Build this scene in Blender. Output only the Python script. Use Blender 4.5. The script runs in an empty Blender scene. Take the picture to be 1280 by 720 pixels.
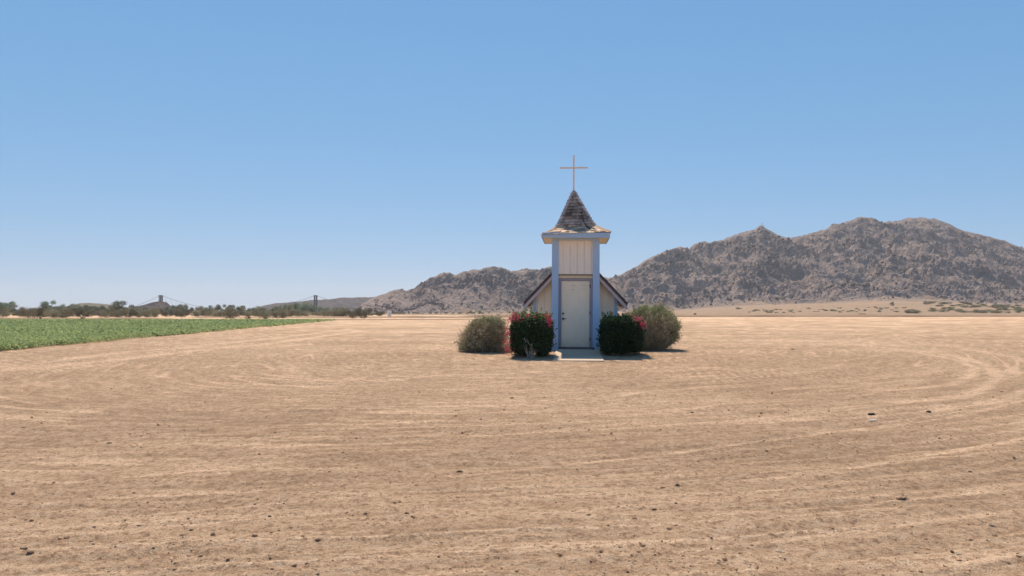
import bpy, math, random
import numpy as np
from mathutils import Vector

S = bpy.context.scene
COL = S.collection
rad = math.radians
F, CX, HY, EYE = 925.0, 640.0, 391.0, 1.15      # focal length in px of the 1280 wide photo, centre column, horizon row, eye height

# ------------------------------------------------------------------ noise
_p = np.random.RandomState(7).permutation(4096)
_g = np.random.RandomState(8).uniform(0, 2*math.pi, 4096)
_gx, _gy = np.cos(_g), np.sin(_g)
def perlin(x, y, seed=0):
    x = np.asarray(x, float) + seed*17.31; y = np.asarray(y, float) + seed*9.77
    xi = np.floor(x).astype(np.int64); yi = np.floor(y).astype(np.int64)
    xf = x-xi; yf = y-yi
    u = xf*xf*xf*(xf*(xf*6-15)+10); v = yf*yf*yf*(yf*(yf*6-15)+10)
    def gr(a, b, dx, dy):
        h = _p[(_p[(xi+a) & 4095] + yi+b) & 4095]
        return _gx[h]*dx + _gy[h]*dy
    n0 = gr(0, 0, xf, yf)*(1-u) + gr(1, 0, xf-1, yf)*u
    n1 = gr(0, 1, xf, yf-1)*(1-u) + gr(1, 1, xf-1, yf-1)*u
    return (n0*(1-v) + n1*v)*1.45
def fbm(x, y, oct=4, seed=0, gain=.5, lac=2.03):
    a, s, t = 1.0, 0, 0
    for i in range(oct):
        s = s + a*perlin(x, y, seed+i*3.3); t += a
        x = x*lac; y = y*lac; a *= gain
    return s/t
def ridged(x, y, oct=5, seed=0, gain=.5, lac=2.1):
    a, s, t, w = 1.0, 0, 0, 1.0
    for i in range(oct):
        n = 1-np.abs(perlin(x, y, seed+i*3.3)); n = n*n*w
        s = s + a*n; t += a; w = np.clip(n*1.6, 0, 1)
        x = x*lac; y = y*lac; a *= gain
    return s/t
def sstep(a, b, x):
    t = np.clip((x-a)/(b-a), 0, 1); return t*t*(3-2*t)

# ------------------------------------------------------------------ mesh helpers
def mesh_np(name, V, Fc, mat, parent=None, col=None, smooth=False, attrs=None):
    V = np.ascontiguousarray(V, dtype=np.float32); Fc = np.ascontiguousarray(Fc, dtype=np.int32)
    me = bpy.data.meshes.new(name)
    k = Fc.shape[1]; nf = len(Fc)
    me.vertices.add(len(V)); me.loops.add(nf*k); me.polygons.add(nf)
    me.vertices.foreach_set('co', V.ravel())
    me.loops.foreach_set('vertex_index', Fc.ravel())
    me.polygons.foreach_set('loop_start', np.arange(0, nf*k, k, dtype=np.int32))
    me.polygons.foreach_set('loop_total', np.full(nf, k, dtype=np.int32))
    me.polygons.foreach_set('use_smooth', np.full(nf, smooth, dtype=bool))
    if col is not None:
        a = me.color_attributes.new('col', 'FLOAT_COLOR', 'POINT')
        c = np.ones((len(V), 4), np.float32); c[:, :3] = col; a.data.foreach_set('color', c.ravel())
    for n, arr in (attrs or {}).items():
        a = me.attributes.new(n, 'FLOAT', 'POINT'); a.data.foreach_set('value', np.asarray(arr, np.float32).ravel())
    me.update(calc_edges=True); me.validate()
    me.materials.append(mat)
    o = bpy.data.objects.new(name, me); COL.objects.link(o)
    if parent: o.parent = parent
    return o
def grid_faces(nr, nc):
    i = np.arange(nr-1)[:, None]*nc + np.arange(nc-1)[None, :]
    i = i.ravel()
    return np.stack([i, i+1, i+nc+1, i+nc], 1)

class MB:
    """collects boxes, prisms, tubes; builds ONE mesh object"""
    def __init__(s): s.v = []; s.f = []; s.c = []
    def add(s, vs, fs, c=(1, 1, 1)):
        b = len(s.v); s.v += [tuple(v) for v in vs]; s.f += [tuple(b+i for i in f) for f in fs]; s.c += [c]*len(vs)
    def box(s, x0, x1, y0, y1, z0, z1, c=(1, 1, 1)):
        s.add([(x0,y0,z0),(x1,y0,z0),(x1,y1,z0),(x0,y1,z0),(x0,y0,z1),(x1,y0,z1),(x1,y1,z1),(x0,y1,z1)],
              [(0,3,2,1),(4,5,6,7),(0,1,5,4),(1,2,6,5),(2,3,7,6),(3,0,4,7)], c)
    def prism(s, pts, d, c=(1, 1, 1)):
        """pts: polygon (list of 3d points), extruded along d"""
        n = len(pts); d = Vector(d); P = [Vector(p) for p in pts]
        vs = P + [p+d for p in P]
        s.add(vs, [tuple(range(n))[::-1], tuple(range(n, 2*n))] + [(i, (i+1) % n, n+(i+1) % n, n+i) for i in range(n)], c)
    def tube(s, p0, p1, r0, r1=None, n=8, c=(1, 1, 1)):
        r1 = r0 if r1 is None else r1
        p0 = Vector(p0); p1 = Vector(p1); d = (p1-p0).normalized()
        a = d.orthogonal().normalized(); b = d.cross(a)
        vs = [p + (a*math.cos(t)+b*math.sin(t))*r for p, r in ((p0, r0), (p1, r1)) for t in [2*math.pi*i/n for i in range(n)]]
        s.add(vs, [tuple(range(n)), tuple(range(n, 2*n))[::-1]] + [(i, n+i, n+(i+1) % n, (i+1) % n) for i in range(n)], c)
    def build(s, name, mat, parent=None, bevel=0, smooth=False, loc=None):
        me = bpy.data.meshes.new(name); me.from_pydata(s.v, [], s.f); me.update()
        if bevel or True:
            import bmesh
            bm = bmesh.new(); bm.from_mesh(me)
            bmesh.ops.recalc_face_normals(bm, faces=bm.faces)
            bm.to_mesh(me); bm.free()
        a = me.color_attributes.new('col', 'FLOAT_COLOR', 'POINT')
        a.data.foreach_set('color', np.array([(*c, 1) for c in s.c], np.float32).ravel())
        me.materials.append(mat)
        if smooth:
            me.polygons.foreach_set('use_smooth', [True]*len(me.polygons))
        o = bpy.data.objects.new(name, me); COL.objects.link(o)
        if parent: o.parent = parent
        if loc: o.location = loc
        if bevel:
            m = o.modifiers.new('b', 'BEVEL'); m.width = bevel; m.segments = 2; m.limit_method = 'ANGLE'; m.angle_limit = rad(40)
        return o
def tag(o, label=None, cat=None, group=None, kind=None):
    if label: o['label'] = label
    if cat: o['category'] = cat
    if group: o['group'] = group
    if kind: o['kind'] = kind
    return o
def empty(name, loc=(0, 0, 0), rz=0, label=None, cat=None, group=None):
    o = bpy.data.objects.new(name, None); COL.objects.link(o); o.location = loc; o.rotation_euler = (0, 0, rz)
    o.empty_display_size = .2
    return tag(o, label, cat, group)
def copy_tree(o, parent=None):
    c = o.copy(); COL.objects.link(c); c.parent = parent
    for ch in [x for x in list(COL.objects) if x.parent == o]: copy_tree(ch, c)
    return c

# ------------------------------------------------------------------ materials
def newmat(name):
    m = bpy.data.materials.new(name); m.use_nodes = True
    nt = m.node_tree; N = nt.nodes; L = nt.links
    return m, nt, N, L, N['Principled BSDF']
def nd(N, t, **k):
    n = N.new(t)
    for a, b in k.items():
        if a.startswith('i_'): n.inputs[a[2:].replace('_', ' ')].default_value = b
        else: setattr(n, a, b)
    return n
def mixc(N, L, fac, a, b, bt='MIX'):
    m = N.new('ShaderNodeMix'); m.data_type = 'RGBA'; m.blend_type = bt
    for s, v in ((m.inputs[0], fac), (m.inputs[6], a), (m.inputs[7], b)):
        if isinstance(v, (int, float)): s.default_value = v
        elif isinstance(v, tuple): s.default_value = (*v, 1) if len(v) == 3 else v
        else: L.new(v, s)
    return m.outputs[2]
def ramp(N, L, src, a, b, ca=0.0, cb=1.0):
    r = N.new('ShaderNodeMapRange'); r.inputs[1].default_value = a; r.inputs[2].default_value = b
    r.inputs[3].default_value = ca; r.inputs[4].default_value = cb
    L.new(src, r.inputs[0]); return r.outputs[0]
def noise(N, L, scale, detail=4, rough=.6, vec=None, dist=0):
    n = N.new('ShaderNodeTexNoise'); n.inputs['Scale'].default_value = scale; n.inputs['Detail'].default_value = detail
    n.inputs['Roughness'].default_value = rough; n.inputs['Distortion'].default_value = dist
    if vec is None:
        vec = N.new('ShaderNodeTexCoord').outputs['Object']
    L.new(vec, n.inputs['Vector']); return n.outputs[0]
def mapped(N, L, scale, obj='Object'):
    tc = N.new('ShaderNodeTexCoord'); m = N.new('ShaderNodeMapping'); m.inputs['Scale'].default_value = scale
    L.new(tc.outputs[obj], m.inputs['Vector']); return m.outputs[0]
def bump(N, L, b, h, strength, dist, prev=None):
    n = N.new('ShaderNodeBump'); n.inputs['Strength'].default_value = strength; n.inputs['Distance'].default_value = dist
    L.new(h, n.inputs['Height'])
    if prev is not None: L.new(prev, n.inputs['Normal'])
    if b is not None: L.new(n.outputs[0], b.inputs['Normal'])
    return n.outputs[0]

def mat_paint(name, colr, dirt=(.30, .22, .15), dirtamt=.35, rough=.6, grooves=False, streak=True):
    m, nt, N, L, b = newmat(name)
    n1 = noise(N, L, 3.0, 5, .65, mapped(N, L, (1, 1, .35)))
    n2 = noise(N, L, 30.0, 4, .6, mapped(N, L, (1, 1, .18)))
    c = mixc(N, L, ramp(N, L, n1, .35, .75, 0, dirtamt), colr, tuple(x*.82 for x in colr))
    c = mixc(N, L, ramp(N, L, n2, .55, .8, 0, dirtamt), c, dirt)
    # splash dirt just above the ground
    tc = N.new('ShaderNodeTexCoord'); sx = N.new('ShaderNodeSeparateXYZ'); L.new(tc.outputs['Object'], sx.inputs[0])
    z = ramp(N, L, sx.outputs[2], .0, .45, 1, 0)
    mm = N.new('ShaderNodeMath'); mm.operation = 'MULTIPLY'; L.new(z, mm.inputs[0]); L.new(ramp(N, L, noise(N, L, 9, 5, .7), .3, .7), mm.inputs[1])
    mk = N.new('ShaderNodeMath'); mk.operation = 'MULTIPLY'; L.new(mm.outputs[0], mk.inputs[0]); mk.inputs[1].default_value = .5
    c = mixc(N, L, mk.outputs[0], c, (.36, .25, .17))
    L.new(c, b.inputs['Base Color']); b.inputs['Roughness'].default_value = rough
    b.inputs['Specular IOR Level'].default_value = .3
    bump(N, L, b, n2, .25, .004)
    return m
def mat_attr(name, rough=.8, trans=0, nscale=0, bmp=0, spec=.2, hsv=0):
    """colour of its own per leaf / stone / board, from the mesh"""
    m, nt, N, L, b = newmat(name)
    a = nd(N, 'ShaderNodeAttribute', attribute_name='col')
    c = a.outputs['Color']
    if nscale:
        n = noise(N, L, nscale, 5, .7)
        c = mixc(N, L, 1.0, c, mixc(N, L, ramp(N, L, n, .3, .7), (.72, .72, .72), (1.18, 1.16, 1.12)), 'MULTIPLY')
        if bmp: bump(N, L, b, n, .8, bmp)
    L.new(c, b.inputs['Base Color']); b.inputs['Roughness'].default_value = rough
    b.inputs['Specular IOR Level'].default_value = spec
    if trans:
        t = N.new('ShaderNodeBsdfTranslucent'); L.new(c, t.inputs['Color'])
        mx = N.new('ShaderNodeMixShader'); mx.inputs[0].default_value = trans
        L.new(b.outputs[0], mx.inputs[1]); L.new(t.outputs[0], mx.inputs[2]); L.new(mx.outputs[0], N['Material Output'].inputs['Surface'])
    return m

M_blue = mat_paint('blue_paint', (.41, .57, .78), dirtamt=.3)
M_mauve = mat_paint('mauve_trim_paint', (.38, .35, .42), dirtamt=.35)
M_cream = mat_paint('cream_siding_paint', (.90, .80, .66), dirt=(.50, .40, .30), dirtamt=.28)
M_tan = mat_paint('tan_siding_paint', (.93, .82, .69), dirt=(.52, .40, .30), dirtamt=.2)
M_door = mat_paint('cream_door_paint', (.95, .80, .61), dirt=(.50, .42, .33), dirtamt=.28, rough=.45)
M_soffit = mat_paint('soffit_paint', (.80, .68, .48), dirtamt=.25)
M_rake = mat_paint('rake_paint', (.56, .48, .50), dirtamt=.4)
M_conc = mat_paint('concrete', (.62, .46, .33), dirt=(.42, .32, .23), dirtamt=.5, rough=.9)
M_shingle = mat_attr('weathered_shingles', .9, 0, 40, .004)
M_roof = mat_attr('roof_shingles', .9, 0, 25, .004)
M_rust = mat_paint('pinkish_rusted_steel', (.82, .68, .58), dirt=(.35, .2, .15), dirtamt=.4)
M_metal, _, N_, L_, B_ = newmat('dark_bronze_metal')
B_.inputs['Base Color'].default_value = (.12, .09, .07, 1); B_.inputs['Metallic'].default_value = .7; B_.inputs['Roughness'].default_value = .5
M_sill = mat_paint('worn_sill', (.13, .12, .13), dirtamt=.5)
M_leaf = mat_attr('leaf', .55, .22, spec=.3)
M_dryleaf = mat_attr('dry_leaf', .8, .25)
M_crop = mat_attr('crop_leaf', .9, .3, spec=.03)
M_petal = mat_attr('petal', .7, .4)
M_twig = mat_attr('twig', .85)
M_farleaf = mat_attr('distant_foliage', .9, .2)
M_stone = mat_attr('stone', .9, 0, 60, .003)
M_boulder = mat_attr('boulder', .95, 0, .6, .25)
M_white = mat_paint('white_panel', (.82, .80, .76), dirtamt=.2)
M_steel = mat_attr('grey_steel', .6)

# ---- soil
def mat_soil():
    m, nt, N, L, b = newmat('sandy_soil')
    tone = nd(N, 'ShaderNodeAttribute', attribute_name='tone').outputs['Fac']
    big = noise(N, L, .11, 5, .6)
    mid = noise(N, L, 1.7, 6, .65, mapped(N, L, (1, 1.5, 1)))
    fin = noise(N, L, 22, 5, .7)
    grit = noise(N, L, 140, 3, .7)
    cl_ = noise(N, L, 8, 5, .75)
    c = mixc(N, L, tone, (.635, .395, .24), (.84, .56, .365))
    c = mixc(N, L, ramp(N, L, big, .42, .60, 0, .35), c, (.78, .52, .34))
    c = mixc(N, L, ramp(N, L, mid, .50, .62, 0, .40), c, (.54, .33, .20))
    c = mixc(N, L, ramp(N, L, cl_, .52, .62, 0, .62), c, (.42, .24, .138))
    c = mixc(N, L, ramp(N, L, fin, .51, .60, 0, .75), c, (.33, .19, .11))
    c = mixc(N, L, ramp(N, L, cl_, .46, .38, 0, .55), c, (.84, .60, .41))
    c = mixc(N, L, ramp(N, L, grit, .53, .62, 0, .45), c, (.22, .13, .08))
    c = mixc(N, L, ramp(N, L, grit, .44, .36, 0, .35), c, (.88, .66, .46))
    tl = N.new('ShaderNodeCombineXYZ'); tv = ramp(N, L, tone, -.5, 1, .66, 1.15)
    for i in range(3): L.new(tv, tl.inputs[i])
    c = mixc(N, L, 1.0, c, tl.outputs[0], 'MULTIPLY')
    L.new(c, b.inputs['Base Color']); b.inputs['Roughness'].default_value = .95
    b.inputs['Specular IOR Level'].default_value = .1
    p = bump(N, L, None, mid, .8, .12)
    p = bump(N, L, None, cl_, 1.0, .09, p)
    p = bump(N, L, None, fin, 1.0, .06, p)
    bump(N, L, b, grit, .9, .012, p)
    return m
M_soil = mat_soil()

# ---- mountain rock
def mat_rock(name, sc=1.0, cr=(.285, .210, .180), cd=(.215, .158, .138), ct=(.335, .246, .203), fan=(.42, .275, .18)):
    m, nt, N, L, b = newmat(name)
    tan = nd(N, 'ShaderNodeAttribute', attribute_name='tan').outputs['Fac']
    crag = nd(N, 'ShaderNodeAttribute', attribute_name='crag').outputs['Fac']
    fn = nd(N, 'ShaderNodeAttribute', attribute_name='fan').outputs['Fac']
    n1 = noise(N, L, .045*sc, 6, .65)
    n2 = noise(N, L, .22*sc, 6, .7)
    n3 = noise(N, L, .6*sc, 4, .7)
    c = mixc(N, L, ramp(N, L, n1, .35, .65), cr, tuple(x*1.3 for x in cr))
    c = mixc(N, L, tan, c, ct)
    c = mixc(N, L, crag, c, cd)
    c = mixc(N, L, ramp(N, L, n2, .52, .60, 0, .55), c, cd)
    c = mixc(N, L, ramp(N, L, n2, .46, .38, 0, .4), c, ct)
    c = mixc(N, L, ramp(N, L, n3, .55, .61, 0, .7), c, tuple(x*.5 for x in cd))  # small dark spots painted in for crag shadows
    f = mixc(N, L, ramp(N, L, n1, .40, .62), fan, (.36, .245, .165))
    f = mixc(N, L, ramp(N, L, n3, .55, .7, 0, .5), f, (.24, .19, .12))
    c = mixc(N, L, fn, c, f)
    L.new(c, b.inputs['Base Color']); b.inputs['Roughness'].default_value = .95; b.inputs['Specular IOR Level'].default_value = .1
    p = bump(N, L, None, n2, .8, 3.0/sc)
    bump(N, L, b, n3, .8, 1.2/sc, p)
    return m
M_rock = mat_rock('mountain_rock')
M_farrock = mat_rock('far_hill_rock', .4, (.10, .072, .070), (.07, .054, .055), (.11, .08, .075), (.10, .078, .068))
M_tanrock = mat_rock('low_hill_rock', 1.5, (.20, .155, .12), (.10, .09, .065), (.24, .175, .13), (.16, .14, .10))

# ------------------------------------------------------------------ camera, light, sky
cam = bpy.data.cameras.new('camera'); co = bpy.data.objects.new('camera', cam); COL.objects.link(co)
cam.sensor_width = 36; cam.lens = F/1280*36; cam.clip_end = 20000; cam.clip_start = .05
co.location = (0, 0, EYE); co.rotation_euler = (rad(90)+math.atan((HY-360)/F), 0, 0)
S.camera = co
EL, AZ = rad(53.5), rad(-9.5)             # sun beyond the chapel, a little to the left
sd = Vector((math.sin(AZ)*math.cos(EL), math.cos(AZ)*math.cos(EL), math.sin(EL)))
sun = bpy.data.lights.new('sun', 'SUN'); sun.energy = 5.0; sun.angle = rad(.53); sun.color = (1, .905, .755)
so = bpy.data.objects.new('sun', sun); COL.objects.link(so); so.rotation_euler = (-sd).to_track_quat('-Z', 'Y').to_euler(); so.location = (-20, 40, 60)
w = bpy.data.worlds.new('World'); S.world = w; w.use_nodes = True
N, L = w.node_tree.nodes, w.node_tree.links
sky = N.new('ShaderNodeTexSky'); sky.sky_type = 'NISHITA'; sky.sun_disc = False
sky.sun_elevation = EL; sky.sun_rotation = AZ; sky.altitude = 100; sky.air_density = 1.0; sky.dust_density = 1.2; sky.ozone_density = 2.0
sky.dust_density = 0.0; sky.ozone_density = 1.0
# the phone's tone curve: the horizon is held back, the blue kept full
sc_ = N.new('ShaderNodeVectorMath'); sc_.operation = 'SCALE'; sc_.inputs['Scale'].default_value = .1; L.new(sky.outputs[0], sc_.inputs[0])
sp_ = N.new('ShaderNodeSeparateXYZ'); L.new(sc_.outputs[0], sp_.inputs[0]); cb_ = N.new('ShaderNodeCombineXYZ')
for i, (g_, a_) in enumerate(((.71, .475), (.44, .59), (.34, .82))):
    p_ = N.new('ShaderNodeMath'); p_.operation = 'POWER'; L.new(sp_.outputs[i], p_.inputs[0]); p_.inputs[1].default_value = g_
    m_ = N.new('ShaderNodeMath'); m_.operation = 'MULTIPLY'; L.new(p_.outputs[0], m_.inputs[0]); m_.inputs[1].default_value = a_*10
    L.new(m_.outputs[0], cb_.inputs[i])
L.new(cb_.outputs[0], N['Background'].inputs[0]); N['Background'].inputs[1].default_value = .079
S.view_settings.view_transform = 'Standard'; S.view_settings.look = 'None'; S.view_settings.gamma = 1; S.view_settings.exposure = .34
S.cycles.max_bounces = 6; S.cycles.diffuse_bounces = 3; S.cycles.glossy_bounces = 2; S.cycles.transparent_max_bounces = 8
S.cycles.volume_bounces = 0; S.cycles.use_adaptive_sampling = True

# ------------------------------------------------------------------ ground
CHX, CHY = 1.92, 22.5
def base_z(y):
    """the chapel stands on a slight rise; the soil falls about 4 cm a metre towards the camera"""
    t = 22.2-np.asarray(y, float); t = np.where(t > 0, t*t/(t+.6), 0)
    return -.50*(1-np.exp(-np.clip(t, 0, 60)/11.0))
def at(px, py, h=0.0):
    d = 20.0
    for _ in range(60): d = .5*d+.5*(EYE-h-float(base_z(d)))*F/(py-HY)
    return ((px-CX)/F*d, d)
# wheel tracks and rake lines that sweep round the chapel: points on the ground, width
TRACKS = [([(560,592),(640,584),(790,570),(940,552.5),(1025,542),(1130,530)], .05), ([(960,598),(1050,585),(1140,570),(1280,545),(1400,522)], .07),
 ([(960,549),(1090,532),(1185,520),(1255,505),(1330,486)], .06), ([(1120,503),(1202,495),(1230,482),(1247,472),(1235,457),(1200,446),(1140,438),(1040,428)], .16),
 ([(1110,488),(1190,480),(1212,470),(1217,460),(1200,451),(1160,443),(1080,434)], .14), ([(1160,512),(1262,497),(1290,480),(1300,462),(1270,447),(1200,436)], .16),
 ([(-40,676),(0,672),(100,664),(200,656),(300,647),(420,640)], .035), ([(-30,608),(0,605),(100,600),(215,590),(320,580),(430,574)], .05),
 ([(60,627),(125,620),(310,612),(400,604)], .04), ([(180,640),(330,628),(480,618)], .035), ([(700,640),(860,622),(1010,606),(1180,585),(1300,566)], .04),
 ([(830,690),(1000,668),(1150,650),(1300,628)], .035), ([(300,560),(470,552),(640,541),(800,528)], .05), ([(60,452),(200,437),(330,424),(440,411)], .30), ([(20,462),(190,445),(330,430),(450,414)], .30)]
def track_mask(x, y):
    m = np.zeros_like(x)
    for pts, wd in TRACKS:
        P = [at(*p) for p in pts]
        dmin = np.full(x.shape, 1e9)
        jx = x+.05*fbm(x*.9, y*.9, 2, 81); jy = y+.05*fbm(x*.9, y*.9, 2, 83)
        for (ax, ay), (bx_, by_) in zip(P[:-1], P[1:]):
            dx, dy = bx_-ax, by_-ay; t = np.clip(((jx-ax)*dx+(jy-ay)*dy)/(dx*dx+dy*dy), 0, 1)
            dmin = np.minimum(dmin, np.hypot(jx-ax-t*dx, jy-ay-t*dy))
        m = np.maximum(m, np.clip(1.25-dmin/wd, 0, 1)*(.45+.55*sstep(-.3, .2, fbm(x*1.3, y*1.3, 2, 85+len(pts)))))
    return m
def ground_z(x, y):
    """height and lightness of the graded, raked soil"""
    r = np.hypot(x, y)
    cx0 = 1.6-7.5*sstep(24, -2, y)
    wx = x + .8*fbm(x*.07, y*.07, 2, 40); wy = y + .8*fbm(x*.07, y*.07, 2, 47)
    rho = np.hypot((wx-cx0)*.93, (wy-22.5))           # vehicles and the rake went round the chapel
    th = np.arctan2(wy-22.5, wx-cx0)
    s = rho
    a = th*7
    p1 = perlin(s*1.15, a*.5, 1); p2 = perlin(s*3.1, a*1.0, 2); p3 = perlin(s*8.0, a*2.2, 3)
    t1 = np.clip(1-np.abs(p1)*3.2, 0, 1); t2 = np.clip(1-np.abs(p2)*2.6, 0, 1)
    patch = sstep(-.25, .35, fbm(x*.22, y*.22, 3, 11)); patch2 = sstep(-.15, .3, fbm(x*.5, y*.35, 3, 15))
    dr = np.maximum(r*r/1064*.75, .004)
    def fade(wl): return np.clip(wl/(3*dr)-.35, 0, 1)
    z = .030*p1*fade(.9) + (.009*p2 + .006*t2*patch2)*fade(.33) + .012*p3*fade(.13)
    z = z + .03*fbm(x*.35, y*.35, 3, 21)*fade(1.4)
    rough = .35+.65*patch*(1-.6*t1)
    z = z + .018*fbm(x*2.6, y*2.6, 2, 23)*fade(.4)*rough + .026*fbm(x*8.5, y*8.5, 2, 25)*fade(.12)*rough
    z = z + .034*np.clip(fbm(x*24, y*24, 2, 27)-.05, 0, 1)*fade(.05)*rough + .013*fbm(x*55, y*55, 1, 29)*fade(.025)*rough
    q1 = perlin(s*1.7, a*.22, 51); q2 = perlin(s*3.6, a*.30, 53); on = sstep(-.05, .25, perlin(s*.45, a*.5, 57)); on2 = sstep(-.1, .3, fbm(x*.16, y*.3, 2, 59))
    l1 = np.clip(1-np.abs(q1)*11, 0, 1)*on; l2 = np.clip(1-np.abs(q2)*7, 0, 1)*on2
    z = z + (.008*l1 + .006*l2)*fade(.25)
    tone = .31 + .85*l1 + .48*l2 + .25*t1*patch2 + .30*t2*(.3+.7*patch)*(.4+.6*patch2)*sstep(-.1, .3, fbm(x*.3, y*.3, 2, 33)) - .18*patch*(1-t1) + .30*fbm(x*.13, y*.3, 3, 35) + .35*p3
    tone = tone + .35*sstep(.15, .6, fbm(x*.06, y*.09, 3, 61))
    tm = track_mask(x, y); tone = tone + .75*tm; z = z*(1-.6*tm)-.006*tm
    calm = sstep(2.2, 1.2, np.abs(x-CHX))*sstep(5, 3, np.abs(y-22.0))       # flat where the chapel stands
    return z*(1-calm*.85)*(1-sstep(60, 160, r)) + base_z(y), np.clip(tone, -.2, 1)
fine = np.arange(-41, 41.01, .095)
coarse = np.concatenate([np.arange(-180, -41, 2.2), fine, np.arange(42.2, 180.1, 2.2)]); coarse[0] = -180; coarse[-1] = 180
ang = np.radians(coarse)
pp = np.concatenate([np.linspace(1400, 400, 40), np.arange(398, 12, -.72), np.geomspace(12, .2, 60)])
rr = 1064.0/pp
R_, A_ = np.meshgrid(rr, ang, indexing='ij')
X, Y = R_*np.sin(A_), R_*np.cos(A_)
Z, T = ground_z(X, Y)
V = np.stack([X.ravel(), Y.ravel(), Z.ravel()], 1)
Fg = grid_faces(len(rr), len(ang))[:, ::-1]
# closing fan at the camera foot
c0 = len(V); V = np.vstack([V, [[0, 0, 0]]])
T = np.append(T.ravel(), .5)
fanf = np.array([[c0, c0, i, i+1] for i in range(0)], int).reshape(0, 4)
V[-1, 2] = float(base_z(0)); g = mesh_np('ground', V, Fg, M_soil, smooth=True, attrs={'tone': T})
tag(g, kind='structure')
def zg(x, y):
    a, _ = ground_z(np.array([float(x)]), np.array([float(y)])); return float(a[0])

# low dirt banks across the plain
def bank(x0, x1, y0, y1, h, wd, seed):
    n = int(abs(x1-x0)/1.2); t = np.linspace(0, 1, n)
    xs = x0+(x1-x0)*t; ys = y0+(y1-y0)*t + 2.5*fbm(t*14, t*0+seed, 3, seed)
    hh = h*(.75+.5*fbm(xs*.05, xs*0+seed, 4, seed+5))*sstep(0, .03, t)*sstep(1, .97, t)
    q = np.array([-.30, -.24, -.13, 0, .3, .65, 1.0]); zz = np.array([-.05, .25, .82, 1, .95, .45, -.05])
    Xb = np.repeat(xs[:, None], 7, 1); Yb = ys[:, None]+q[None]*wd*(1+.2*fbm(xs*.1, xs*0, 2, seed+2))[:, None]
    Zb = hh[:, None]*zz[None] + .12*h*fbm(Xb*.6, Yb*1.3, 3, seed+9)*(np.abs(q) < .9) - .03
    V = np.stack([Xb.ravel(), Yb.ravel(), Zb.ravel()], 1)
    o = mesh_np('dirt_bank', V, grid_faces(n, 7)[:, ::-1], M_soil, smooth=True, attrs={'tone': -.35+.3*fbm(Xb*.05, Yb, 2, seed).ravel()})
    tag(o, kind='structure')
bank(-75, 10, 172, 176, .42, 3.0, 3)
bank(-20, 330, 206, 214, .62, 3.0, 5)
bank(30, 330, 262, 250, .75, 4.5, 8)
bank(-330, -55, 126, 130, .42, 2.5, 12)
bank(-34, 3, 118, 122, .26, 2.0, 14)

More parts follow.
